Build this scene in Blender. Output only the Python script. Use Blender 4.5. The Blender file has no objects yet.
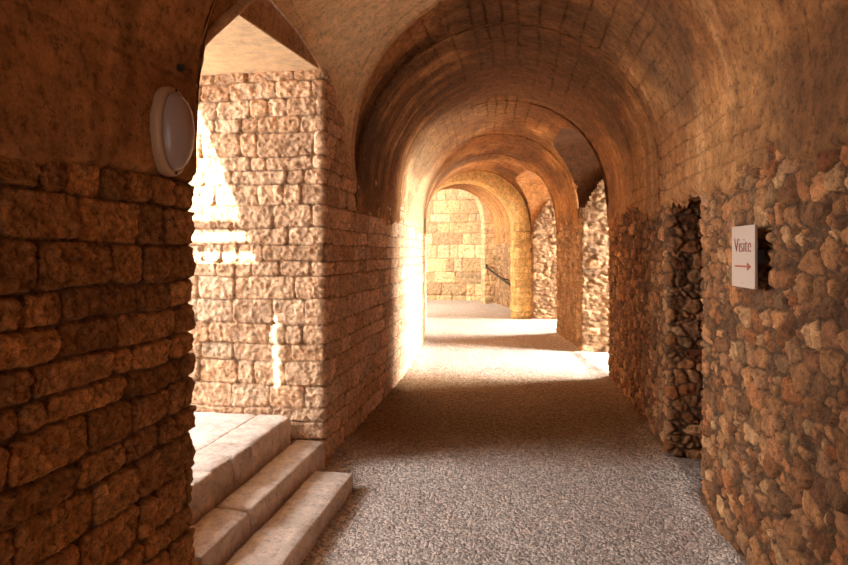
import bpy, bmesh, math
import numpy as np
from mathutils import Vector, Matrix

C = bpy.context.scene.collection
PI = math.pi
# ------------------------------------------------------------------ helpers
def link(name, me, mat, parent=None, kind=None):
    o = bpy.data.objects.new(name, me)
    C.objects.link(o)
    if mat is not None:
        me.materials.append(mat)
    if parent is not None:
        o.parent = parent
    if kind:
        o['kind'] = kind
    return o

def tag(o, label, cat, group=None):
    o['label'] = label; o['category'] = cat
    if group: o['group'] = group
    return o

def hash2(ix, iy, seed):
    h = (ix.astype(np.int64) * 374761393 + iy.astype(np.int64) * 668265263 + seed * 974634777) & 0xFFFFFFFF
    h = ((h ^ (h >> 13)) * 1274126177) & 0xFFFFFFFF
    h = ((h ^ (h >> 16)) * 2246822519) & 0xFFFFFFFF
    h = h ^ (h >> 15)
    return (h & 0xFFFFFF) / float(0xFFFFFF)

def vnoise(u, v, seed=0):
    iu = np.floor(u); iv = np.floor(v)
    fu = u - iu; fv = v - iv
    fu = fu * fu * (3 - 2 * fu); fv = fv * fv * (3 - 2 * fv)
    a = hash2(iu, iv, seed); b = hash2(iu + 1, iv, seed)
    c = hash2(iu, iv + 1, seed); d = hash2(iu + 1, iv + 1, seed)
    return (a * (1 - fu) + b * fu) * (1 - fv) + (c * (1 - fu) + d * fu) * fv

def fbm(u, v, seed=0, octv=4, gain=.5):
    s = 0; a = 1; t = 0
    for k in range(octv):
        s = s + a * vnoise(u * 2 ** k + 13.7 * k, v * 2 ** k + 7.1 * k, seed + k); t += a; a *= gain
    return s / t * 2 - 1                      # -1..1

def sstep(a, b, x):
    t = np.clip((x - a) / (b - a), 0, 1)
    return t * t * (3 - 2 * t)

def ashlar(u, v, ch=.14, ln=.36, seed=1, warp=.012):
    """coursed stone: returns distance to joint, stone centre offsets and three random numbers per stone"""
    uu = u + warp * fbm(u * 5, v * 5, seed + 50, 3)
    vv = v + warp * 1.1 * fbm(u * 2.6, v * 5, seed + 60, 3)
    rng = np.random.RandomState(seed)
    v0, v1 = vv.min() - 1, vv.max() + 1
    e = [v0]
    while e[-1] < v1: e.append(e[-1] + ch * rng.uniform(.72, 1.3))
    e = np.array(e)
    ci = np.clip(np.searchsorted(e, vv, side='right') - 1, 0, len(e) - 2)
    lo = e[ci]; hi = e[ci + 1]
    dv = np.minimum(vv - lo, hi - vv); cv = (vv - (lo + hi) / 2) / (hi - lo)
    du = np.zeros_like(uu); cu = np.zeros_like(uu); ui = np.zeros_like(uu)
    u0, u1 = uu.min() - 1, uu.max() + 1
    for c in np.unique(ci):
        m = ci == c
        j = [u0 - rng.uniform(0, ln)]
        while j[-1] < u1 + ln: j.append(j[-1] + ln * rng.choice([.42, .7, .9, 1.1, 1.45]) * rng.uniform(.9, 1.1))
        j = np.array(j)
        x = uu[m]
        k = np.clip(np.searchsorted(j, x, side='right') - 1, 0, len(j) - 2)
        du[m] = np.minimum(x - j[k], j[k + 1] - x)
        cu[m] = (x - (j[k] + j[k + 1]) / 2) / (j[k + 1] - j[k]); ui[m] = k
    q = .012
    d = np.minimum(du, dv)
    d = np.where((du < 3 * q) & (dv < 3 * q), 3 * q - np.sqrt((3 * q - du) ** 2 + (3 * q - dv) ** 2), d)
    r = [hash2(ui, ci.astype(float), seed + 200 + k) for k in range(4)]
    return d, cu, cv, r

def voro(uu, vv, seed):
    iu = np.floor(uu); iv = np.floor(vv)
    f1 = np.full_like(uu, 9.); f2 = np.full_like(uu, 9.)
    bi = np.zeros_like(uu); bj = np.zeros_like(uu); bx = np.zeros_like(uu); by = np.zeros_like(uu)
    for a in (-2, -1, 0, 1, 2):
        for b in (-1, 0, 1):
            ci = iu + a; cj = iv + b
            px = ci + .5 + .9 * (hash2(ci, cj, seed) - .5) + .5 * (np.mod(cj, 2)); py = cj + .5 + .7 * (hash2(ci, cj, seed + 1) - .5)
            dx = np.abs(uu - px); dy = np.abs(vv - py)
            dd = (dx ** 2.6 + dy ** 2.6) ** (1 / 2.6) * (.85 + .3 * hash2(ci, cj, seed + 2))
            n = dd < f1
            f2 = np.where(n, f1, np.minimum(f2, dd)); f1 = np.where(n, dd, f1)
            bi = np.where(n, ci, bi); bj = np.where(n, cj, bj); bx = np.where(n, uu - px, bx); by = np.where(n, vv - py, by)
    return f2 - f1, bx, by, bi, bj

def rubble(u, v, cu_=.17, cv_=.12, seed=1, warp=.02):
    wu = u + warp * fbm(u * 6, v * 6, seed + 50, 4, .6); wv = v + warp * fbm(u * 6, v * 6, seed + 60, 4, .6)
    A = voro(wu / cu_, wv / cv_, seed); B = voro(wu / cu_ * 1.75 + 3.3, wv / cv_ * 1.6, seed + 31)
    small = hash2(A[3], A[4], seed + 90) < .33          # some places are filled with smaller stones
    dA = A[0] * .5 * min(cu_, cv_) * 1.1; dB = B[0] * .5 * min(cu_, cv_) * .66
    d = np.where(small, np.minimum(dA, dB), dA)
    bx = np.where(small, B[1], A[1]); by = np.where(small, B[2], A[2])
    bi = np.where(small, B[3] + 500, A[3]); bj = np.where(small, B[4] + 500, A[4])
    d = d - .006 * sstep(.5, .8, fbm(u * 5, v * 5, seed + 95, 4) * .5 + .5)
    r = [hash2(bi, bj, seed + 200 + k) for k in range(4)]
    return d, bx, by, r

def lerp(a, b, t): return a + (b - a) * t[..., None]

def stones(u, v, style, seed, pal, ch=.14, ln=.36, depth=.022, rough=.02, mortar=None, edge=.016, gap=.003, jut=.014, cvar=.18):
    if style == 'ashlar': d, cu, cv, r = ashlar(u, v, ch, ln, seed, .016)
    else: d, cu, cv, r = rubble(u, v, ln, ch, seed)
    d = d + .004 * fbm(u * 45, v * 45, seed + 33, 3)
    pill = sstep(gap, gap + edge, d)
    n1 = fbm(u * 19 + r[0] * 30, v * 23 + r[1] * 30, seed + 5, 4, .6); n2 = fbm(u * 50, v * 50, seed + 9, 3)
    ridg = 1 - np.abs(fbm(u * 13 + r[0] * 40, v * 17 + r[1] * 40, seed + 15, 4))
    h = pill * (depth + jut * (r[0] - .5) * 2 + rough * (.75 * n1 + .6 * n2 + .45 * (ridg - .75)) + (cu * (r[1] - .5) * .03 + cv * (r[2] - .5) * .035) * (1 if style == 'ashlar' else .55))
    h = h + (1 - pill) * .004 * n2
    pal = np.array(pal, dtype=float)
    k = r[3] * (len(pal) - 1.001); i = np.floor(k).astype(int)
    col = pal[i] * (1 - (k - i))[..., None] + pal[i + 1] * (k - i)[..., None]
    col = col * (1 - cvar + 2 * cvar * r[2])[..., None] * (1 + .22 * n1 + .12 * n2)[..., None]
    if mortar is None: mortar = pal.mean(0) * .75
    col = lerp(np.array(mortar) * np.ones_like(col), col, sstep(gap * .5, gap + edge * .7, d))
    return h, col, d

# ---- plan: straight, then bending to the left
S0, RB = 5.5, 40.0
def bend(s, n):
    p = np.maximum(s - S0, 0) / RB
    X = np.where(s < S0, n, (RB + n) * np.cos(p) - RB)
    Y = np.where(s < S0, s, S0 + (RB + n) * np.sin(p))
    return X, Y
def bp(s, n, z=0.):
    X, Y = bend(np.array(float(s)), np.array(float(n)))
    return Vector((float(X), float(Y), z))

def mesh_grid(name, X, Y, Z, col, mat, flip=False, keep=None, parent=None, kind=None, smooth=True):
    ny, nx = X.shape
    V = np.stack([X, Y, Z], -1).reshape(-1, 3).astype(np.float32)
    idx = np.arange(ny * nx).reshape(ny, nx)
    a, b, c, d = idx[:-1, :-1], idx[:-1, 1:], idx[1:, 1:], idx[1:, :-1]
    F = np.stack([a, d, c, b] if flip else [a, b, c, d], -1).reshape(-1, 4)
    if keep is not None:
        kf = (keep[:-1, :-1] & keep[:-1, 1:] & keep[1:, 1:] & keep[1:, :-1]).reshape(-1)
        F = F[kf]
        used = np.zeros(len(V), bool); used[F.reshape(-1)] = True
        re = np.cumsum(used) - 1
        V = V[used]; F = re[F]; col = None if col is None else col.reshape(-1, 3)[used]
    me = bpy.data.meshes.new(name)
    me.vertices.add(len(V)); me.vertices.foreach_set('co', V.reshape(-1))
    me.loops.add(F.size); me.loops.foreach_set('vertex_index', F.reshape(-1).astype(np.int32))
    me.polygons.add(len(F)); me.polygons.foreach_set('loop_start', np.arange(0, F.size, 4, dtype=np.int32))
    me.polygons.foreach_set('loop_total', np.full(len(F), 4, np.int32))
    me.update(calc_edges=True)
    me.polygons.foreach_set('use_smooth', np.full(len(F), smooth))
    if col is not None:
        at = me.color_attributes.new('Col', 'FLOAT_COLOR', 'POINT')
        c4 = np.ones((len(V), 4), np.float32); c4[:, :3] = np.clip(col.reshape(-1, 3), 0, 1)
        at.data.foreach_set('color', c4.reshape(-1))
    me.update()
    return link(name, me, mat, parent, kind)

def path(pts, steps, fil=.03):
    """sample a filleted polyline; returns u, points, normals (left-hand normal of travel)"""
    P = [np.array(p, float) for p in pts]
    out = []
    for i in range(len(P) - 1):
        a, b = P[i], P[i + 1]; L = np.linalg.norm(b - a); t = (b - a) / L
        a2 = a + t * (fil if i > 0 else 0); b2 = b - t * (fil if i < len(P) - 2 else 0)
        n = max(2, int(np.ceil(np.linalg.norm(b2 - a2) / steps[i])) + 1)
        out += [a2 + (b2 - a2) * k for k in np.linspace(0, 1, n)]
        if i < len(P) - 2:
            c = P[i + 2]; t2 = (c - b) / np.linalg.norm(c - b)
            for k in (.2, .4, .6, .8):
                out.append((b2 * (1 - k) ** 2 + 2 * b * k * (1 - k) + (b + t2 * fil) * k * k))
    Q = np.array(out)
    T = np.gradient(Q, axis=0); T /= np.linalg.norm(T, axis=1)[:, None] + 1e-9
    N = np.stack([-T[:, 1], T[:, 0]], 1)
    u = np.concatenate([[0], np.cumsum(np.linalg.norm(np.diff(Q, axis=0), axis=1))])
    return u, Q, N

def wall(name, pts, steps, z0, z1, dz, sgn, style, seed, pal, mat, bent=True, kind='structure', fil=.03, keepf=None, **kw):
    u, Q, N = path(pts, steps, fil)
    z = np.arange(z0, z1 + dz, dz)
    U, Zg = np.meshgrid(u, z)
    h, col, d = stones(U, Zg, style, seed, pal, **kw)
    if bent: h = h * (1 - .8 * sstep(1.88, 2.12, Zg)) if 'pier' not in name and 'second' not in name and 'third' not in name else h
    n = Q[None, :, 0] + N[None, :, 0] * h * sgn; s = Q[None, :, 1] + N[None, :, 1] * h * sgn
    X, Y = bend(s, n) if bent else (n, s)
    Zg = Zg + .3 * h * fbm(U * 9, Zg * 9, seed + 77, 2)
    keep = keepf(Q[None, :, 0] + 0 * Zg, Q[None, :, 1] + 0 * Zg, Zg) if keepf else None
    return mesh_grid(name, X, Y, Zg, col, mat, flip=(sgn > 0), kind=kind, keep=keep)

# ------------------------------------------------------------------ materials
def nodes(name):
    m = bpy.data.materials.new(name); m.use_nodes = True
    nt = m.node_tree; nt.nodes.clear()
    out = nt.nodes.new('ShaderNodeOutputMaterial'); b = nt.nodes.new('ShaderNodeBsdfPrincipled')
    nt.links.new(b.outputs[0], out.inputs[0])
    return m, nt, b
def N_(nt, t, **k):
    n = nt.nodes.new(t)
    for a, v in k.items():
        if a in n.inputs: n.inputs[a].default_value = v
        else: setattr(n, a, v)
    return n

def stone_mat(name, bump=.5, scale=38., tint=(1, 1, 1), var=.35, fine=120., rough=.9, pits=.45, attr='Col', base=None):
    m, nt, b = nodes(name); L = nt.links.new
    geo = N_(nt, 'ShaderNodeTexCoord')
    if base is None:
        a = N_(nt, 'ShaderNodeAttribute', attribute_name=attr); src = a.outputs['Color']
    else:
        a = N_(nt, 'ShaderNodeRGB'); a.outputs[0].default_value = (*base, 1); src = a.outputs[0]
    n1 = N_(nt, 'ShaderNodeTexNoise', Scale=scale * .35, Detail=8., Roughness=.65)
    n2 = N_(nt, 'ShaderNodeTexNoise', Scale=fine, Detail=5., Roughness=.7)
    n3 = N_(nt, 'ShaderNodeTexNoise', Scale=scale, Detail=9., Roughness=.72)
    for n in (n1, n2, n3): L(geo.outputs['Object'], n.inputs['Vector'])
    r1 = N_(nt, 'ShaderNodeMapRange'); r1.inputs[1].default_value = .3; r1.inputs[2].default_value = .7
    r1.inputs[3].default_value = 1 - var; r1.inputs[4].default_value = 1 + var
    L(n1.outputs[0], r1.inputs[0])
    r2 = N_(nt, 'ShaderNodeMapRange'); r2.inputs[1].default_value = .3; r2.inputs[2].default_value = .7
    r2.inputs[3].default_value = 1 - var * .6; r2.inputs[4].default_value = 1 + var * .6
    L(n2.outputs[0], r2.inputs[0])
    mu0 = N_(nt, 'ShaderNodeMath', operation='MULTIPLY'); L(r1.outputs[0], mu0.inputs[0]); L(r2.outputs[0], mu0.inputs[1])
    r3 = N_(nt, 'ShaderNodeMapRange'); r3.inputs[1].default_value = .36; r3.inputs[2].default_value = .50     # pits and dirt
    r3.inputs[3].default_value = pits; r3.inputs[4].default_value = 1.06
    L(n3.outputs[0], r3.inputs[0])
    mu = N_(nt, 'ShaderNodeMath', operation='MULTIPLY'); L(mu0.outputs[0], mu.inputs[0]); L(r3.outputs[0], mu.inputs[1])
    sc = N_(nt, 'ShaderNodeVectorMath', operation='SCALE'); L(src, sc.inputs[0]); L(mu.outputs[0], sc.inputs['Scale'])
    ti = N_(nt, 'ShaderNodeVectorMath', operation='MULTIPLY'); ti.inputs[1].default_value = tint
    L(sc.outputs[0], ti.inputs[0]); L(ti.outputs[0], b.inputs['Base Color'])
    b.inputs['Roughness'].default_value = rough
    b.inputs['Specular IOR Level'].default_value = .25
    ad = N_(nt, 'ShaderNodeMath', operation='MULTIPLY_ADD'); ad.inputs[1].default_value = .35
    L(n2.outputs[0], ad.inputs[0]); L(n3.outputs[0], ad.inputs[2])
    bu = N_(nt, 'ShaderNodeBump', Strength=bump, Distance=.02)
    L(ad.outputs[0], bu.inputs['Height']); L(bu.outputs[0], b.inputs['Normal'])
    return m

M_ash = stone_mat('coursed_limestone', .7, 46., (1.05, .91, .73))
M_lampwall = stone_mat('weathered_limestone', .9, 46., (1.2, 1.07, .92), var=.45, pits=.35)
M_rub = stone_mat('rubble_stone', .55, 50., (.76, .65, .52), var=.48, pits=.5)
M_pla = stone_mat('vault_plaster', .35, 30., (.78, .61, .43), var=.38, fine=90., pits=.5)
M_step = stone_mat('step_stone', .5, 34., var=.2, pits=.7)
M_lun = stone_mat('lunette_plaster', .4, 30., (1., .95, .84), var=.22, pits=.7)
M_far = stone_mat('far_masonry', .6, 30., (1., .97, .84))

def gravel_mat():
    m, nt, b = nodes('gravel_floor'); L = nt.links.new
    geo = N_(nt, 'ShaderNodeTexCoord')
    v1 = N_(nt, 'ShaderNodeTexVoronoi', Scale=62.); v2 = N_(nt, 'ShaderNodeTexVoronoi', Scale=135.)
    n1 = N_(nt, 'ShaderNodeTexNoise', Scale=2.2, Detail=6., Roughness=.6); n2 = N_(nt, 'ShaderNodeTexNoise', Scale=30., Detail=6., Roughness=.7)
    for n in (v1, v2, n1, n2): L(geo.outputs['Object'], n.inputs['Vector'])
    a = N_(nt, 'ShaderNodeAttribute', attribute_name='Col')
    sep = N_(nt, 'ShaderNodeSeparateColor'); L(v1.outputs['Color'], sep.inputs[0])
    r = N_(nt, 'ShaderNodeMapRange'); r.inputs[3].default_value = .55; r.inputs[4].default_value = 1.35; L(sep.outputs[0], r.inputs[0])
    r2 = N_(nt, 'ShaderNodeMapRange'); r2.inputs[1].default_value = .3; r2.inputs[2].default_value = .7; r2.inputs[3].default_value = .72; r2.inputs[4].default_value = 1.22; L(n2.outputs[0], r2.inputs[0])
    mu = N_(nt, 'ShaderNodeMath', operation='MULTIPLY'); L(r.outputs[0], mu.inputs[0]); L(r2.outputs[0], mu.inputs[1])
    sc = N_(nt, 'ShaderNodeVectorMath', operation='SCALE'); L(a.outputs['Color'], sc.inputs[0]); L(mu.outputs[0], sc.inputs['Scale'])
    L(sc.outputs[0], b.inputs['Base Color'])
    b.inputs['Roughness'].default_value = .95; b.inputs['Specular IOR Level'].default_value = .15
    s1 = N_(nt, 'ShaderNodeMath', operation='MULTIPLY_ADD'); s1.inputs[1].default_value = -.9
    L(v1.outputs['Distance'], s1.inputs[0]); L(n2.outputs[0], s1.inputs[2])
    s2 = N_(nt, 'ShaderNodeMath', operation='MULTIPLY_ADD'); s2.inputs[1].default_value = -.5
    L(v2.outputs['Distance'], s2.inputs[0]); L(s1.outputs[0], s2.inputs[2])
    bu = N_(nt, 'ShaderNodeBump', Strength=.9, Distance=.02)
    L(s2.outputs[0], bu.inputs['Height']); L(bu.outputs[0], b.inputs['Normal'])
    return m
M_gravel = gravel_mat()

def plain(name, col, rough=.5, metal=0., noise=.06, nscale=30., trans=0., bump=.05):
    m, nt, b = nodes(name); L = nt.links.new
    geo = N_(nt, 'ShaderNodeTexCoord')
    n = N_(nt, 'ShaderNodeTexNoise', Scale=nscale, Detail=4.); L(geo.outputs['Object'], n.inputs['Vector'])
    r = N_(nt, 'ShaderNodeMapRange'); r.inputs[3].default_value = 1 - noise; r.inputs[4].default_value = 1 + noise; L(n.outputs[0], r.inputs[0])
    c = N_(nt, 'ShaderNodeRGB'); c.outputs[0].default_value = (*col, 1)
    sc = N_(nt, 'ShaderNodeVectorMath', operation='SCALE'); L(c.outputs[0], sc.inputs[0]); L(r.outputs[0], sc.inputs['Scale']); L(sc.outputs[0], b.inputs['Base Color'])
    b.inputs['Roughness'].default_value = rough; b.inputs['Metallic'].default_value = metal
    if trans: b.inputs['Transmission Weight'].default_value = trans
    bu = N_(nt, 'ShaderNodeBump', Strength=bump, Distance=.01); L(n.outputs[0], bu.inputs['Height']); L(bu.outputs[0], b.inputs['Normal'])
    return m

# albedo palettes (linear)
PAL_ASH = [(.56, .36, .20), (.66, .46, .29), (.50, .29, .15), (.70, .52, .36), (.60, .38, .20)]
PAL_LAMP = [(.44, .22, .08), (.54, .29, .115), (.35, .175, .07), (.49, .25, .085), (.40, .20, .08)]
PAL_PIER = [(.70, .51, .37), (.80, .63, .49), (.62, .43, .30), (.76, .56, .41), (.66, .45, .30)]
PAL_RUB = [(.34, .16, .075), (.46, .24, .11), (.24, .115, .06), (.60, .38, .20), (.34, .13, .05), (.42, .22, .10), (.30, .17, .10)]
PAL_GREY = [(.46, .31, .19), (.52, .38, .25), (.36, .23, .14), (.56, .40, .26)]
PAL_YEL = [(.74, .50, .22), (.80, .58, .28), (.68, .44, .19), (.78, .55, .27)]
PAL_END = [(.72, .50, .30), (.64, .42, .27), (.76, .56, .36), (.60, .40, .28)]

NL, NR = -1.45, 1.07
NC, RV, ZS = (NL + NR) / 2, (NR - NL) / 2, 2.2
Y_A, Y_B = 2.43, 4.19           # side passage on the left
ZT = 2.34

# ------------------------------------------------------------------ walls
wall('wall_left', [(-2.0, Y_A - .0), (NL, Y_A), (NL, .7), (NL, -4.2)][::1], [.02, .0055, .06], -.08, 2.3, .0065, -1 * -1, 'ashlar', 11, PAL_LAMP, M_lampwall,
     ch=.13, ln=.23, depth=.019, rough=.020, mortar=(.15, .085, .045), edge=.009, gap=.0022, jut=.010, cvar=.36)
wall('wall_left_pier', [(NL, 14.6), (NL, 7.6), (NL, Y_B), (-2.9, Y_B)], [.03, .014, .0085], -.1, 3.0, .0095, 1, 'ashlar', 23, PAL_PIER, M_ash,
     ch=.14, ln=.31, depth=.014, rough=.020, mortar=(.28, .18, .11), edge=.008, gap=.0018, jut=.006,
     keepf=lambda n, s, z: (s < Y_B + .12) | (z < 2.2 + np.clip((5.05 - s) / .85, 0, 1) * .9 + (s > 5.0) * .3))
NI0, NI1 = 3.9, 4.78
wall('wall_right', [(NR, -4.2), (NR, 1.3), (NR, NI0), (1.85, NI0), (1.85, NI1), (NR, NI1), (NR, 7.55), (3.1, 7.55)], [.06, .007, .02, .03, .01, .013, .03], -.08, 2.3, .0075, 1, 'rubble', 37, PAL_RUB, M_rub,
     ch=.092, ln=.125, depth=.013, rough=.015, mortar=(.13, .075, .04), edge=.007, gap=.0022, jut=.008, cvar=.5)
# lintel over the niche
def lintel():
    u, Q, N = path([(1.85, 1.93), (NR + .01, 1.93), (NR + .01, 2.32)], [.03, .01], .04)
    s = np.arange(NI0 - .16, NI1 + .16, .011)
    U, S = np.meshgrid(s, u)
    h, col, d = stones(U, S, 'rubble', 91, PAL_RUB, ch=.13, ln=.2, depth=.022, rough=.03, mortar=(.30, .17, .085), edge=.02, gap=.003, jut=.014, cvar=.42)
    zw = .05 * fbm(U * 3, U * 0, 4, 3)
    n = Q[:, None, 0] + N[:, None, 0] * h * -1 * -1; z = Q[:, None, 1] + N[:, None, 1] * h + zw * (Q[:, None, 1] < 2.1)
    X, Y = bend(U, n)
    return mesh_grid('lintel', X, Y, z, col, M_rub, kind='structure')
lintel()
wall('wall_right_second', [(3.1, 9.5), (NR, 9.5), (NR, 11.55), (3.1, 11.55)], [.03, .018, .05], -.08, 3.1, .016, 1, 'rubble', 41, PAL_GREY, M_rub,
     ch=.13, ln=.19, depth=.02, rough=.03, mortar=(.34, .22, .13), edge=.014, gap=.002, jut=.014, cvar=.35, keepf=lambda n, s, z: z < np.maximum(2.25, np.where((n > NR + .02) & (s < s.min() + .3), 2.2 + (n - NR) * 1.75 + .06 * fbm(n * 14, z * 14, 3, 3), 0)))
wall('wall_right_third', [(3.1, 13.85), (NR, 13.85), (NR, 18.3)], [.03, .03], -.08, 3.1, .018, 1, 'rubble', 43, PAL_GREY, M_rub,
     ch=.13, ln=.2, depth=.02, rough=.03, mortar=(.34, .22, .13), edge=.014, gap=.002, jut=.014, cvar=.35, keepf=lambda n, s, z: z < np.maximum(2.25, np.where((n > NR + .02) & (s < s.min() + .3), 2.2 + (n - NR) * 1.75 + .06 * fbm(n * 14, z * 14, 3, 3), 0)))
wall('wall_far', [(-7, 19.2), (.8, 19.2)], [.022], -.08, 5.0, .022, -1, 'ashlar', 57, PAL_END, M_far, bent=False,
     ch=.36, ln=.62, depth=.025, rough=.06, mortar=(.42, .26, .15), edge=.03, gap=.004, jut=.03, cvar=.3)
# left wall of the last bays, beyond the open side
wall('wall_left_far', [(-4.6, 14.6), (NL, 14.6)], [.04], -.08, 2.4, .03, 1, 'ashlar', 61, PAL_END, M_far, ch=.16, ln=.4)

# ------------------------------------------------------------------ floor
def floor():
    s = np.concatenate([np.arange(-4.2, 1.5, .06), np.arange(1.5, 6, .016), np.arange(6, 20.2, .05)])
    n = np.arange(-2.0, 3.6, .02)
    Nn, S = np.meshgrid(n, s)
    z = .012 * fbm(Nn * 2, S * 2, 3, 4) + .007 * fbm(Nn * 9, S * 9, 5, 4) + .006 * fbm(Nn * 30, S * 30, 8, 3)
    z += .05 * np.exp(-((Nn - NL) / .14) ** 2) * (S > 4.4) * (.6 + .5 * fbm(Nn * 6, S * 6, 10, 3))
    z += .05 * np.exp(-((Nn - NR) / .12) ** 2) * (.5 + .5 * fbm(Nn * 5, S * 5, 12, 3))
    z -= .035 * sstep(-.7, -1.1, Nn) * sstep(4.4, 3.6, S)
    t = fbm(Nn * 1.6, S * 1.6, 31, 4) * .5 + .5
    col = lerp(np.array((.60, .50, .42)) * np.ones(Nn.shape + (3,)), np.array((.72, .61, .51)) * np.ones(Nn.shape + (3,)), t)
    # shade of the middle stretch painted into the floor colour as brown
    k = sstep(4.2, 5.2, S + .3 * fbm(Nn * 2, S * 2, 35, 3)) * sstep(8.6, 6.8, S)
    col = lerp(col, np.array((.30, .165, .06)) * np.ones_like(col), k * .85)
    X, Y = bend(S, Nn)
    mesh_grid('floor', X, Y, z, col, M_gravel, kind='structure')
floor()

# ------------------------------------------------------------------ vault
# openings on the right: cross vaults, (centre, half width, rise)
RO = [(8.57, 1.07, 1.0), (12.72, 1.2, 1.0)]
G_T = np.array([2.43, 2.45, 2.70, 3.0, 3.4, 4.30, 4.37, 4.42, 4.52, 4.77, 4.97])          # groin on the left: s ...
G_Z = np.array([2.2, 2.46, 2.75, 3.04, 3.32, 3.40, 3.36, 3.27, 3.02, 2.56, 2.10])          # ... and height on the barrel
LVERT = .5
def left_limit(s):
    z = np.interp(s, G_T, G_Z); ins = (s > G_T[0]) & (s < G_T[-1])
    w = np.where(z < ZS, z - (ZS - LVERT), LVERT + RV * np.arcsin(np.clip((z - ZS) / RV, 0, 1)))
    w = np.where(ins, w, 0.)
    # open left side in the last bays
    f = (s > 14.65) & (s < 18.1)
    zl = 1.0 * np.sqrt(np.clip(1 - ((s - 16.4) / 1.75) ** 2, 0, 1))
    return np.where(f, np.maximum(w, LVERT + RV * np.arcsin(np.clip(zl / RV, 0, 1))), w)
def right_limit(s):
    W = 2 * LVERT + PI * RV
    w = np.full_like(s, W)
    for c, hw, k in RO:
        t = (s - c) / hw; ins = np.abs(t) < 1
        z = k * np.sqrt(np.clip(1 - t ** 6, 0, 1))
        w = np.where(ins, W - LVERT - RV * np.arcsin(np.clip(z / RV, 0, .999)), w)
    return w
def prof(w):
    a = np.clip((w - LVERT) / RV, 0, PI)
    n = NC - RV * np.cos(a); z = ZS + RV * np.sin(a)
    z = np.where(w < LVERT, ZS - LVERT + w, z); z = np.where(w > LVERT + PI * RV, ZS - (w - LVERT - PI * RV), z)
    inn = np.cos(a); iz = -np.sin(a)
    return n, z, inn, iz
PLA = [(.56, .34, .175), (.48, .27, .13), (.64, .42, .24), (.52, .30, .15)]
def plaster_col(S, W, seed=5, soot_shade=True):
    a = np.array
    t1 = fbm(S * 1.1, W * 1.6, seed, 5) * .5 + .5
    t2 = fbm(S * 9, W * .9, seed + 8, 4) * .5 + .5          # streaks running round the vault
    t3 = fbm(S * 5, W * 5, seed + 12, 4) * .5 + .5
    one = np.ones(S.shape + (3,))
    lit_flank = sstep(6.8, 7.6, S) * sstep(12., 10.5, S) * sstep(1.6, .9, W)          # flank facing the opening: its daylight painted into the plaster colour
    col = lerp(a((.36, .18, .075)) * one, a((.58, .35, .17)) * one, sstep(.28, .72, t1))
    col = lerp(col, a((.22, .11, .05)) * one, sstep(.55, .8, fbm(S * 7, W * 1.0, seed + 9, 5) * .5 + .5) * .6)
    col = lerp(col, a((.70, .48, .28)) * one, sstep(.55, .8, t2) * .45)
    col = col * (.75 + .5 * t3)[..., None]
    if soot_shade: col = lerp(col, a((.84, .70, .52)) * one, lit_flank * .7)
    if soot_shade is None: col = lerp(col, a((.11, .055, .024)) * one, sstep(-.1, .4, t1))  # first bay vault: its shade painted into the colour as dark brown
    if soot_shade:
        # smoke staining under the crown
        m = sstep(.45, .68, fbm(S * .75 + 3.1, W * 1.3, seed + 20, 5) * .5 + .5 + .42 * np.exp(-((S - 7.0) / 2.0) ** 2) * np.exp(-((W - (LVERT + RV * 1.75)) / 1.0) ** 2))
        col = lerp(col, a((.10, .055, .03)) * one, m * .8 * (.6 + .4 * t2))
        m2 = sstep(.40, .62, fbm(S * 6.5, W * .8, seed + 24, 5) * .5 + .5 + .1 * fbm(S * 1.2, W * 1.2, seed + 25, 3))
        m2 = m2 * sstep(4.4, 4.9, S) * sstep(7.6, 6.6, S) * sstep(2.6, 1.7, W) * sstep(.15, .6, W)
        col = lerp(col, a((.12, .065, .035)) * one, m2 * .75)
    return col
def vault(name, s, nw, ext=True, seed=5):
    lo = left_limit(s); hi = right_limit(s)
    t = np.linspace(0, 1, nw)
    T, S = np.meshgrid(t, s)
    Wg = lo[:, None] + (hi - lo)[:, None] * T
    lipw = ((T == 0) | (T == 1)) * .16              # edges turn outward into the masonry
    n, z, inn, iz = prof(Wg)
    # voussoir courses: shallow joints, partly filled with plaster
    d, cu, cv, r = ashlar(S, Wg, .15, 1.3, seed + 70, .02)
    vis = sstep(.40, .62, fbm(S * 1.3, Wg * 1.3, seed + 71, 4) * .5 + .5) * (.35 + .65 * sstep(1.2, 2.2, Wg))
    jn = (1 - sstep(.001, .008, d)) * vis * (np.minimum(np.abs(cv), .5) > .40)
    h = .012 * fbm(S * 1.5, Wg * 1.5, seed + 1, 4) + .006 * fbm(S * 7, Wg * 7, seed + 2, 4) + .003 * fbm(S * 26, Wg * 26, seed + 3, 3) + .006 * (r[0] - .5)
    h = h - .016 * jn
    # plaster edge near the springing: thick, broken, stones showing below it
    Wm = 2 * LVERT + PI * RV
    ed = np.minimum(Wg, Wm - Wg)
    cut = .20 + .22 * fbm(S * 1.1, (Wg > 2) * 5., seed + 4, 4) + .10 * fbm(S * 6, (Wg > 2) * 9., seed + 6, 3)
    cut = np.where(Wg > 2, cut, .16 + .35 * (cut - .2))
    cut = np.where(Wg > 2, .185 + (cut - .185) * sstep(2.62, 2.9, S + .05 * fbm(S * 9, S * 0, 3, 3)), cut)
    th = .040 * sstep(0, .045, ed - cut) - .012
    inside = (S > 2.43) & (S < 4.97) & (Wg < 2)
    for c, hw, k in RO: inside |= (np.abs(S - c) < hw) & (Wg > 2)
    th = np.where(inside, np.where(Wg < 2, .004, .02), th)
    th = np.where(inside, th - lipw, th)
    n = n + inn * (h + th); z = z + iz * (h + th)
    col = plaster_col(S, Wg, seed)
    col = lerp(col, col * .4, jn * .6)
    keep = inside | (ed > cut - .015)
    X, Y = bend(S, n)
    mesh_grid(name, X, Y, z, col, M_pla, keep=keep, kind='structure')
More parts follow.
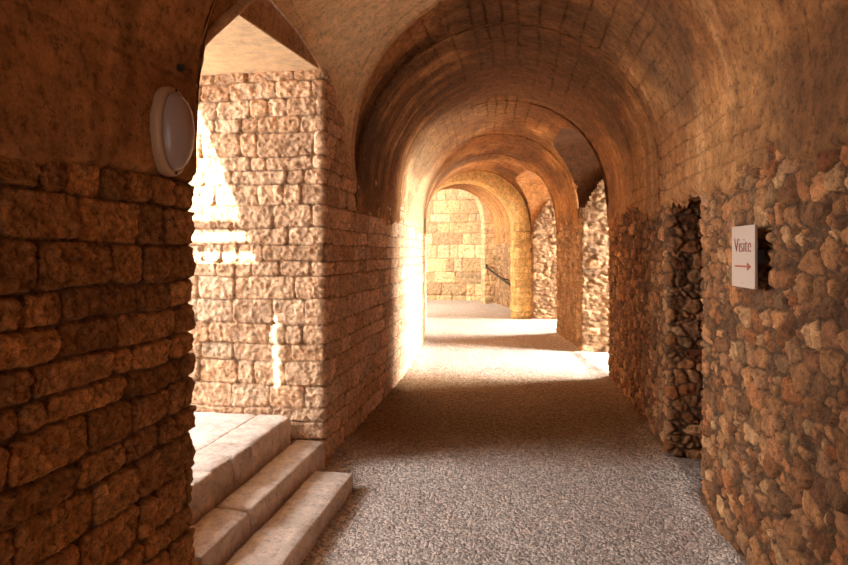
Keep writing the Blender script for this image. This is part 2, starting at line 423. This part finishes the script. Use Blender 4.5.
sv = np.concatenate([np.arange(-4.2, 1.4, .08), np.arange(1.4, 2.43, .02), [2.43, 2.4301], np.arange(2.45, 4.3, .03), np.arange(4.3, 4.97, .01), [5.0199, 4.9701], np.arange(4.98, 9.6, .0125), np.arange(9.6, 18.02, .025)])
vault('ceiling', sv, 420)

# cross vaults over the right-hand openings
def cross(name, c, hw, k, seed):
    t = np.linspace(0, PI, 70)
    s = c - hw * np.cos(t); zt = k * np.sqrt(np.clip(1 - np.cos(t) ** 6, 0, 1))
    n0 = NC + RV * np.cos(np.arcsin(np.clip(zt / RV, 0, .999)))
    f = np.linspace(0, 1, 60)
    F, S = np.meshgrid(f, s)
    Nn = n0[:, None] - .012 + (3.1 - n0[:, None]) * F
    h = .012 * fbm(Nn * 3, t[:, None] * 2 + 0 * Nn, seed, 4) * sstep(0, .1, F)
    Z = ZS + zt[:, None] - h + 0 * F
    X, Y = bend(S + 0 * F, Nn)
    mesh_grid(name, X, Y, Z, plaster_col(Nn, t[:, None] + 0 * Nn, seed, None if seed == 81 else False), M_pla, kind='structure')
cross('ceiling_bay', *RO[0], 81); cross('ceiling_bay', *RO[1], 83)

# lunette over the left-hand passage: ruled between the wall arch and the groin
def lunette():
    k = np.linspace(0, 1, 160)
    # groin points by length
    gt = np.concatenate([np.linspace(G_T[i], G_T[i + 1], 12)[:-1] for i in range(len(G_T) - 1)] + [[G_T[-1]]])
    gz = np.interp(gt, G_T, G_Z)
    gn = np.where(gz < ZS, NL, NC - np.sqrt(np.clip(RV ** 2 - (gz - ZS) ** 2, 0, None)))
    G = np.stack([gn + .012, gt, gz + .0], 1)
    wt = np.array([2.43, 2.45, 2.70, 3.0, 3.29, 3.76, 4.05, 4.19]); wz = np.array([2.2, 2.44, 2.72, 2.93, 3.03, 3.0, 2.93, 2.88])
    def res(P):
        L = np.concatenate([[0], np.cumsum(np.linalg.norm(np.diff(P, axis=0), axis=1))]); L /= L[-1]
        return np.stack([np.interp(k, L, P[:, i]) for i in range(3)], 1)
    Wp = np.stack([np.full(len(wt), NL - .02), wt, wz], 1)
    Gr, Wr = res(G), res(Wp)
    f = np.linspace(0, 1, 90)
    P = Wr[:, None] * (1 - f)[None, :, None] + Gr[:, None] * f[None, :, None]
    P[:, -1, 2] += .16; P[:, -1, 0] -= .02
    B = np.sin(f * PI)[None, :] * .05
    nz = .010 * fbm(k[:, None] * 9 + 0 * f, f[None] * 4 + 0 * k[:, None], 8, 4) * np.sin(f * PI)[None]
    P[..., 2] += B + nz
    one = np.ones(P.shape)
    t = fbm(P[..., 1] * 3, P[..., 0] * 5, 19, 5) * .5 + .5
    col = lerp(np.array((.74, .50, .28)) * one, np.array((.86, .64, .41)) * one, t)
    jl = np.abs(np.mod(f * 5 + .15 * fbm(k[:, None] * 12, f[None] * 2, 3, 3), 1) - .5)
    col = lerp(col, col * .55, (1 - sstep(.0, .035, jl)) * sstep(.4, .6, fbm(k[:, None] * 14, f[None] * 5, 6, 3) * .5 + .5))
    # rounded arris along the groin
    q = np.linspace(0, 2 * PI, 13)
    j = np.linspace(0, 1, 260); ga = np.stack([np.interp(j, np.linspace(0, 1, len(G)), G[:, i]) for i in range(3)], 1)
    T = np.gradient(ga, axis=0); T /= np.linalg.norm(T, axis=1)[:, None] + 1e-9
    e1 = np.cross(T, (1., 0, .3)); e1 /= np.linalg.norm(e1, axis=1)[:, None] + 1e-9; e2 = np.cross(T, e1)
    rr = .022 * (1 + .25 * fbm(j * 30, j * 0, 5, 3))[:, None]
    A = ga[:, None, :] + rr[..., None] * (np.cos(q)[None, :, None] * e1[:, None] + np.sin(q)[None, :, None] * e2[:, None])
    A[..., 2] += .012
    mesh_grid('ceiling_groin', A[..., 0], A[..., 1], A[..., 2], np.ones(A.shape) * np.array((.55, .34, .18)), M_lun, kind='structure')
    th_ = np.radians(np.linspace(66, 122, 40)); S_, T_ = np.meshgrid(np.linspace(2.3, 4.8, 40), th_, indexing='ij')
    mesh_grid('ceiling_crown', NC - (RV + .09) * np.cos(T_), S_, ZS + (RV + .09) * np.sin(T_), np.ones(S_.shape + (3,)) * np.array((.5, .3, .16)), M_pla, kind='structure')
    mesh_grid('ceiling_lunette', P[..., 0], P[..., 1], P[..., 2], col, M_lun, flip=True, kind='structure')
lunette()

def box_mesh(bm, x0, x1, y0, y1, z0, z1, bev=0., seg=2):
    g = bmesh.ops.create_cube(bm, size=1)
    for v in g['verts']:
        v.co = Vector((x0 + (v.co.x + .5) * (x1 - x0), y0 + (v.co.y + .5) * (y1 - y0), z0 + (v.co.z + .5) * (z1 - z0)))
    if bev:
        es = list({e for v in g['verts'] for e in v.link_edges})
        bmesh.ops.bevel(bm, geom=es, offset=bev, segments=seg, affect='EDGES', profile=.6)
def bm_obj(name, bm, mat, parent=None, kind=None, smooth=False):
    bmesh.ops.recalc_face_normals(bm, faces=bm.faces[:])
    me = bpy.data.meshes.new(name); bm.to_mesh(me); bm.free()
    if smooth:
        for p in me.polygons: p.use_smooth = True
    return link(name, me, mat, parent, kind)

for c, hw, k in RO:                     # unseen heads added outside the right-hand openings to hold skylight off the vaults
    bm = bmesh.new(); box_mesh(bm, -.2, .2, -hw - .2, hw + .2, 0, 1.5)
    o = bm_obj('lintel_sky_block', bm, stone_mat('sky_block', .4, 30., base=(.5, .33, .2)), kind='structure')
    q = bp(c, 3.2, 2.75); o.location = q; o.rotation_euler.z = max(0, c - S0) / RB
M_sof = stone_mat('passage_plaster', .3, 26., var=.22, base=(.80, .60, .37), pits=.85)
M_tym = stone_mat('tympanum_plaster', .4, 30., var=.25, base=(.50, .28, .13))
bm = bmesh.new(); box_mesh(bm, -2.9, NL - .03, 2.2, Y_B + .15, 2.88, 3.02, 0)
for v in bm.verts:
    if v.co.z < 2.9: v.co.z -= .07 * (Y_B - v.co.y)
bm_obj('ceiling_passage', bm, M_sof, kind='structure')
bm = bmesh.new(); box_mesh(bm, NL - .12, NL - .025, 2.2, Y_B + .03, 2.885, 3.3, 0)
for v in bm.verts:
    if v.co.z < 2.9: v.co.z -= .07 * (Y_B - v.co.y) - .002
bm_obj('lintel_passage', bm, M_tym, kind='structure')

# ------------------------------------------------------------------ transverse arches
def ring(name, s0, s1, ri, cn, pal, seed, z1=ZS, ch=.15, ln=.3):
    ro = NR + .1 - cn
    # path: up the left leg, round, down the right leg; section: front face, soffit, back face
    hgt = z1 + .08
    w = np.concatenate([np.arange(0, hgt, .022), hgt + np.arange(0, PI * ri, .022), np.arange(hgt + PI * ri, 2 * hgt + PI * ri, .022)])
    sec_u, sec, secN = path([(ro, s0), (ri, s0), (ri, s1), (ro, s1)], [.02, .02, .04], .035)
    Wg, Ug = np.meshgrid(w, sec_u)
    a = np.clip((Wg - hgt) / ri, 0, PI)
    h, col, d = stones(Ug, Wg, 'ashlar', seed, pal, ch=ch, ln=ln, depth=.02, rough=.02, mortar=np.array(pal).mean(0) * .7, edge=.02, gap=.003)
    arch = sstep(0, .3, a) * sstep(PI, PI - .3, a)
    h = h * (1 - arch) + arch * (.014 + .01 * fbm(Ug * 3, Wg * 3, seed, 4))
    one = np.ones(col.shape)
    col = lerp(col, np.array(pal).mean(0) * one * (1 + .2 * fbm(Ug * 3, Wg * 3, seed + 3, 4))[..., None], arch)
    rad = sec[:, None, 0] - h * (-secN[:, None, 0]) * -1
    sv = sec[:, None, 1] + h * secN[:, None, 1] * 1
    n = cn - rad * np.cos(a)
    z = z1 + rad * np.sin(a)
    z = np.where(Wg < hgt, Wg - .08, z); z = np.where(Wg > hgt + PI * ri, z1 - (Wg - hgt - PI * ri), z)
    X, Y = bend(sv + 0 * n, n)
    return mesh_grid(name, X, Y, z, col, M_far, kind='structure')
ring('trim_1', 14.0, 14.5, 1.12, NR - .40 - 1.12, PAL_YEL, 71, 2.05)
ring('trim_2', 17.9, 18.3, 1.9, NR - .34 - 1.9, PAL_END, 73, 2.3)

# ------------------------------------------------------------------ steps
def block(name, x0, x1, y0, y1, z0, z1, seed, col, parent=None, wob=.010, tilt=0.):
    """worn squared stone: subdivided rounded block with chipped edges"""
    bm = bmesh.new()
    box_mesh(bm, x0, x1, y0, y1, z0, z1, .022, 3)
    me = bpy.data.meshes.new(name)
    # dense remesh by subdividing long edges
    for _ in range(7):
        le = [e for e in bm.edges if e.calc_length() > .045]
        if not le: break
        bmesh.ops.subdivide_edges(bm, edges=le, cuts=1, use_grid_fill=True)
    bmesh.ops.triangulate(bm, faces=[f for f in bm.faces if len(f.verts) > 4])
    bm.normal_update()
    co = np.array([v.co[:] for v in bm.verts]); no = np.array([v.normal[:] for v in bm.verts])
    a = co[:, 0] * 1.0 + co[:, 2] * 1.3; b = co[:, 1] + co[:, 2] * .7
    h = wob * fbm(a * 4, b * 4, seed, 4) + wob * .5 * fbm(a * 17, b * 17, seed + 3, 3)
    edge = np.exp(-((co[:, 0] - x1) / .03) ** 2) * np.exp(-((co[:, 2] - z1) / .03) ** 2)
    h = h - edge * .018 * np.clip(fbm(b * 5, a * 0, seed + 6, 4) + .3, 0, 1)
    # hollow worn into the tread
    co2 = co + no * h[:, None]
    co2[:, 2] += tilt * (co2[:, 0] - x1) / (x0 - x1)
    cc = np.array(col) * (1 + .22 * fbm(a * 6, b * 6, seed + 9, 4))[:, None]
    for v, c in zip(bm.verts, co2): v.co = c
    bmesh.ops.recalc_face_normals(bm, faces=bm.faces[:])
    bm.to_mesh(me); bm.free()
    at = me.color_attributes.new('Col', 'FLOAT_COLOR', 'POINT')
    c4 = np.ones((len(me.vertices), 4), np.float32); c4[:, :3] = np.clip(cc, 0, 1); at.data.foreach_set('color', c4.reshape(-1))
    for p in me.polygons: p.use_smooth = True
    return link(name, me, M_step, parent)
SC = (.72, .59, .48)
def empty(name, loc, label, cat):
    o = bpy.data.objects.new(name, None); o.empty_display_size = .1; C.objects.link(o); o.location = loc
    return tag(o, label, cat)
b = block('stone_step', -1.405, -1.125, 1.35, 3.88, -.09, .075, 5, SC, wob=.009)
tag(b, 'lowest worn stone step, lying on the gravel floor with a free squared end', 'step')
t = empty('stone_step', (-1.6, 2.9, -.06), 'middle worn stone step of two blocks, its end against the brick-like pier', 'step')
for y0, y1, sd, c in ((2.49, 2.985, 15, (.68, .56, .46)), (3.0, 4.165, 18, (.72, .60, .49))):
    o = block('slab', -1.645, -1.425, y0, y1, -.05, .185, sd, c)
    o.parent = t; o.matrix_parent_inverse = Matrix.Translation(t.location).inverted()
t = empty('stone_landing', (-2.2, 3.2, -.06), 'top stone landing of the steps, wide cracked paving in the bright side passage', 'landing')
ys = [2.5, 2.74, 3.02, 3.27, 3.5, 3.80, 4.145]
for i in range(len(ys) - 1):
    o = block('edging_stone', -1.93, -1.665 + .008 * math.sin(i * 2.3), ys[i] + .003, ys[i + 1] - .003, -.05, .362, 30 + i, tuple(c * (.95 + .1 * math.sin(i * 1.7)) for c in SC))
    o.parent = t; o.matrix_parent_inverse = Matrix.Translation(t.location).inverted()
o = block('paving', -5.0, -1.925, 2.5, 4.145, -.05, .358, 47, (.76, .64, .54), wob=.006)
o.parent = t; o.matrix_parent_inverse = Matrix.Translation(t.location).inverted()

# ------------------------------------------------------------------ outside: unseen walls and railing added to shape the sun patch, terrace
M_out = stone_mat('outside_stone', .4, 12., base=(.62, .48, .34))
SUN = np.array((.62, .55, -.30)); SUN /= np.linalg.norm(SUN)
XO = -8.0
def back(x, z, X=XO):           # follow the sun back from a point on the pier face
    p = np.array((x * .99, Y_B - .05, z)); tt = (X - p[0]) / SUN[0]
    return p + SUN * tt
bm = bmesh.new(); box_mesh(bm, -30, -4.95, -14, 19.0, -.3, .3); box_mesh(bm, 3.55, 30, -14, 30, -.3, -.03)
bm_obj('ground', bm, M_out, kind='structure')
# unseen added wall: its sloping end throws the slanting shadow edge
p1, p2 = back(-2.47, 2.76), back(-1.96, 1.47)
def prism(name, yz, x0, x1, mat):
    bm = bmesh.new()
    A = [bm.verts.new((x0, y, z)) for y, z in yz]; B = [bm.verts.new((x1, y, z)) for y, z in yz]
    n = len(yz)
    bm.faces.new(A); bm.faces.new(B[::-1])
    for i in range(n): bm.faces.new((A[i], A[(i + 1) % n], B[(i + 1) % n], B[i]))
    return bm_obj(name, bm, mat, kind='structure')
sl = (p1[1] - p2[1]) / (p1[2] - p2[2])
zt = 7.0
pb = p2[1] + sl * (0 - p2[2])
prism('wall_shadow_edge', [(-10., .2), (pb, .2), (p2[1] + sl * (zt - p2[2]), zt), (-10., zt)], XO - .08, XO, M_out)
YO = -1.7
def back_y(z): return z - SUN[2] / SUN[1] * (Y_B - .05 - YO)
zb = back_y(1.49)
xg = -1.87 * .99 - (Y_B - .05 - YO) * SUN[0] / SUN[1]; z0_, z1_ = back_y(.57), back_y(1.25)   # a slot shaped in the added wall lets a sliver of sun through
bm = bmesh.new()
for x0, x1, za, zc in ((-14, xg - .015, .2, zb), (xg + .015, XO - .1, .2, zb), (xg - .015, xg + .015, .2, z0_), (xg - .015, xg + .015, z1_, zb)):
    box_mesh(bm, x0, x1, YO - .3, YO, za, zc)
for v in bm.verts:
    if -13 < v.co.x < XO - .2: v.co.x += (v.co.y - YO) * SUN[0] / SUN[1]
bm_obj('wall_shadow_low', bm, M_out, kind='structure')  # unseen low wall added to cut off the bottom of the sun patch
prism('wall_sun_block', [(7.0, .2), (17.2, .2), (17.2, 9.), (7.0, 9.)], XO - .6, XO, M_out)  # unseen high wall added to keep the sun off the far end
M_iron = plain('dark_iron', (.05, .04, .035), .55, .6)
t = empty('shadow_railing', (XO - 3, YO - .15, zb), 'unseen iron railing on the low wall outside, added to cast bars on the pier', 'railing')  # unseen railing added so its rails bar the sun patch
for zz in (1.69, 1.845):
    c = back_y(zz) - zb
    bm = bmesh.new(); box_mesh(bm, -2.9, 2.9, -.03, .03, c - .028, c + .028, .008); bm_obj('rail', bm, M_iron, t)
for k in range(5):
    bm = bmesh.new(); box_mesh(bm, -2.8 + k * 1.3, -2.76 + k * 1.3, -.02, .02, 0, .38, .006); bm_obj('post', bm, M_iron, t)

# ------------------------------------------------------------------ wall lamp
M_rim = plain('cream_plastic', (.56, .37, .21), .4)
M_dif = plain('frosted_glass', (.44, .35, .30), .2, 0, .05, 12., trans=.0)
M_dark = plain('dark_plastic', (.03, .025, .02), .5)
LX, LY, LZ = NL + .02, 2.195, 2.03
t = empty('wall_lamp', (LX, LY, LZ), 'oval bulkhead wall lamp with frosted glass and cream rim on the left wall', 'lamp')
def oval(name, rows, mat, parent, nseg=64):
    """rows: (distance off the wall, half width, half height)"""
    bm = bmesh.new(); rr = []
    for x, a, c in rows:
        rr.append([bm.verts.new((x, a * math.cos(q) * abs(math.cos(q)) ** -.06 if abs(math.cos(q)) > 1e-6 else 0, c * math.sin(q))) for q in [2 * PI * i / nseg for i in range(nseg)]])
    for p, q in zip(rr, rr[1:]):
        for i in range(nseg): bm.faces.new((p[i], p[(i + 1) % nseg], q[(i + 1) % nseg], q[i]))
    bm.faces.new(rr[0][::-1]); bm.faces.new(rr[-1])
    return bm_obj(name, bm, mat, parent, smooth=True)
oval('back_plate', [(-.03, .085, .15), (.012, .09, .155)], M_dark, t)
oval('rim', [(.006, .104, .172), (.014, .110, .178), (.040, .110, .178), (.052, .106, .174), (.058, .097, .165), (.056, .088, .156), (.045, .086, .154)], M_rim, t)
rows = [(.045, .087, .155)] + [(.05 + .068 * math.sin(q), .087 * math.cos(q) ** .8, .155 * math.cos(q) ** .8) for q in np.linspace(.05, 1.5, 12)]
o = oval('glass_shade', rows, M_dif, t); o['label'] = 'frosted glass shade'
for sy, sz in ((0, .164), (0, -.164)):
    bm = bmesh.new(); bmesh.ops.create_uvsphere(bm, u_segments=12, v_segments=8, radius=.006, matrix=Matrix.Translation((.058, sy, sz)))
    bm_obj('screw', bm, M_iron, t, smooth=True)
# old fixing hole plug above the lamp
bm = bmesh.new()
rot = Matrix.Rotation(PI / 2, 4, 'Y')
bmesh.ops.create_cone(bm, segments=20, radius1=.018, radius2=.015, depth=.05, cap_ends=True, matrix=Matrix.Translation((NL + .03, 2.285, 2.315)) @ rot)
o = bm_obj('wall_plug', bm, M_dark, smooth=False); tag(o, 'small dark round plug in the plaster just above the oval lamp', 'plug')

# ------------------------------------------------------------------ sign
M_sign = plain('sign_board', (.44, .34, .27), .5, 0, .04, 20.)
M_red = plain('sign_red', (.30, .045, .03), .6)
SX = NR - .065
sy0, sy1, sz0, sz1 = 2.85, 3.15, 1.385, 1.672
t = empty('direction_sign', (SX, (sy0 + sy1) / 2, (sz0 + sz1) / 2), 'small pale sign reading Visite with a red arrow on the right rubble wall', 'sign')
cy, cz = (sy0 + sy1) / 2, (sz0 + sz1) / 2
bm = bmesh.new(); box_mesh(bm, -.006, .006, sy0 - cy, sy1 - cy, sz0 - cz, sz1 - cz, .002); bm_obj('board', bm, M_sign, t)
for yy in (-.10, .10):
    bm = bmesh.new(); box_mesh(bm, .006, .075, yy - .012, yy + .012, -.03, .03, .002); bm_obj('spacer', bm, M_iron, t)
def text(body, size, y, z, mat, name, sx=1.):
    cu = bpy.data.curves.new(name, 'FONT'); cu.body = body; cu.size = size; cu.extrude = .0012; cu.offset = -.0022; cu.align_x = 'CENTER'
    tmp = bpy.data.objects.new(name, cu); C.objects.link(tmp)
    dg = bpy.context.evaluated_depsgraph_get()
    me = bpy.data.meshes.new_from_object(tmp.evaluated_get(dg)); bpy.data.objects.remove(tmp)
    # x -> -Y, y -> Z, normal -> -X
    me.transform(Matrix(((0, 0, -1, -.0075), (-sx, 0, 0, y), (0, 1, 0, z), (0, 0, 0, 1))))
    o = link(name, me, mat, t); return o
text('Visite', .10, 0, .02, M_red, 'lettering')['label'] = 'dark red word Visite'
text('...', .05, 0, -.125, M_red, 'small_mark')
bm = bmesh.new()
pts = [(.10, .004), (-.06, .004), (-.06, .018), (-.105, 0), (-.06, -.018), (-.06, -.004), (.10, -.004)]
A = [bm.verts.new((-.0085, y, z - .045)) for y, z in pts]; B = [bm.verts.new((-.006, y, z - .045)) for y, z in pts]
bm.faces.new(A); bm.faces.new(B[::-1])
for i in range(len(pts)): bm.faces.new((A[i], A[(i + 1) % 7], B[(i + 1) % 7], B[i]))
bm_obj('arrow', bm, M_red, t)['label'] = 'red arrow'

# ------------------------------------------------------------------ handrail at the far end
def tube(name, pts, r, mat, parent=None):
    cu = bpy.data.curves.new(name, 'CURVE'); cu.dimensions = '3D'; cu.bevel_depth = r; cu.bevel_resolution = 3; cu.use_fill_caps = True
    sp = cu.splines.new('POLY'); sp.points.add(len(pts) - 1)
    for q, p in zip(sp.points, pts): q.co = (*p, 1)
    tmp = bpy.data.objects.new(name, cu); C.objects.link(tmp); dg = bpy.context.evaluated_depsgraph_get()
    me = bpy.data.meshes.new_from_object(tmp.evaluated_get(dg)); bpy.data.objects.remove(tmp)
    for p in me.polygons: p.use_smooth = True
    return link(name, me, mat, parent)
a = bp(17.6, .74, 1.10); c = bp(15.0, .92, .62)
t = empty('handrail', a, 'dark iron handrail sloping down beside the far right wall', 'handrail')
inv = Matrix.Translation(a).inverted()
def part(o): o.parent = t; o.matrix_parent_inverse = inv; return o
part(tube('rail', [bp(17.85, .80, 1.16), bp(17.62, .74, 1.13), a, (a + c) / 2, c], .032, M_iron))
part(tube('post', [bp(15.0, .92, .64), bp(15.0, .92, -.02)], .02, M_iron))
part(tube('bracket', [(a + c) / 2 + Vector((0, 0, -.01)), Vector(((a + c) / 2)) + Vector((.26, .1, -.08))], .016, M_iron))

# ------------------------------------------------------------------ light
w = bpy.data.worlds.new('sky'); bpy.context.scene.world = w; w.use_nodes = True
nt = w.node_tree; nt.nodes.clear()
o_ = nt.nodes.new('ShaderNodeOutputWorld'); bg = nt.nodes.new('ShaderNodeBackground'); nt.links.new(bg.outputs[0], o_.inputs[0])
bg.inputs[0].default_value = (.92, .95, 1, 1); bg.inputs[1].default_value = 1.3

def area(name, loc, target, sx, sy, power, col):
    l = bpy.data.lights.new(name, 'AREA'); l.shape = 'RECTANGLE'; l.size = sx; l.size_y = sy; l.energy = power; l.color = col
    o = bpy.data.objects.new(name, l); C.objects.link(o); o.location = loc
    d = Vector(target) - Vector(loc); o.rotation_euler = d.to_track_quat('-Z', 'Y').to_euler()
    return o
su = bpy.data.lights.new('sun', 'SUN'); su.energy = 42; su.angle = math.radians(.15); su.color = (1, .93, .82)
so = bpy.data.objects.new('sun', su); C.objects.link(so); so.rotation_euler = Vector(SUN).to_track_quat('-Z', 'Y').to_euler()
W = (1, .97, .93)
def spread(o, deg): o.data.spread = math.radians(deg)
spread(area('daylight_bay', bp(8.5, 5.8, 2.5), bp(8.5, -1.2, .8), 1.9, 3.8, 780, W), 80)
spread(area('daylight_bay', bp(12.7, 5.8, 2.5), bp(12.7, -1.2, .8), 2.2, 3.8, 720, W), 80)
area('end_wall_fill', bp(15.9, -3.4, 2.7), bp(19.2, -.7, 1.4), 1.6, 1.6, 480, (1, .93, .80))  # lamp added on the open left side to brighten the end wall
area('daylight_passage', (-5.2, 2.9, 2.6), (-1.4, 3.4, .6), 2.0, 1.8, 345, (.96, .96, 1))

# ------------------------------------------------------------------ camera
cam = bpy.data.cameras.new('camera'); co = bpy.data.objects.new('camera', cam); C.objects.link(co)
cam.sensor_width = 36; cam.lens = 600 / 848 * 36; cam.clip_start = .05
cam.shift_y = -(282.5 - 252) / 848
co.location = (0, 0, 1.55); co.rotation_euler = (PI / 2, 0, math.atan(101 / 600))
bpy.context.scene.camera = co
sc = bpy.context.scene
sc.view_settings.view_transform = 'Standard'; sc.view_settings.look = 'None'
sc.view_settings.exposure = 0; sc.view_settings.gamma = 1
sc.cycles.use_denoising = True
sc.cycles.max_bounces = 10; sc.cycles.diffuse_bounces = 8
sc.cycles.sample_clamp_indirect = 20
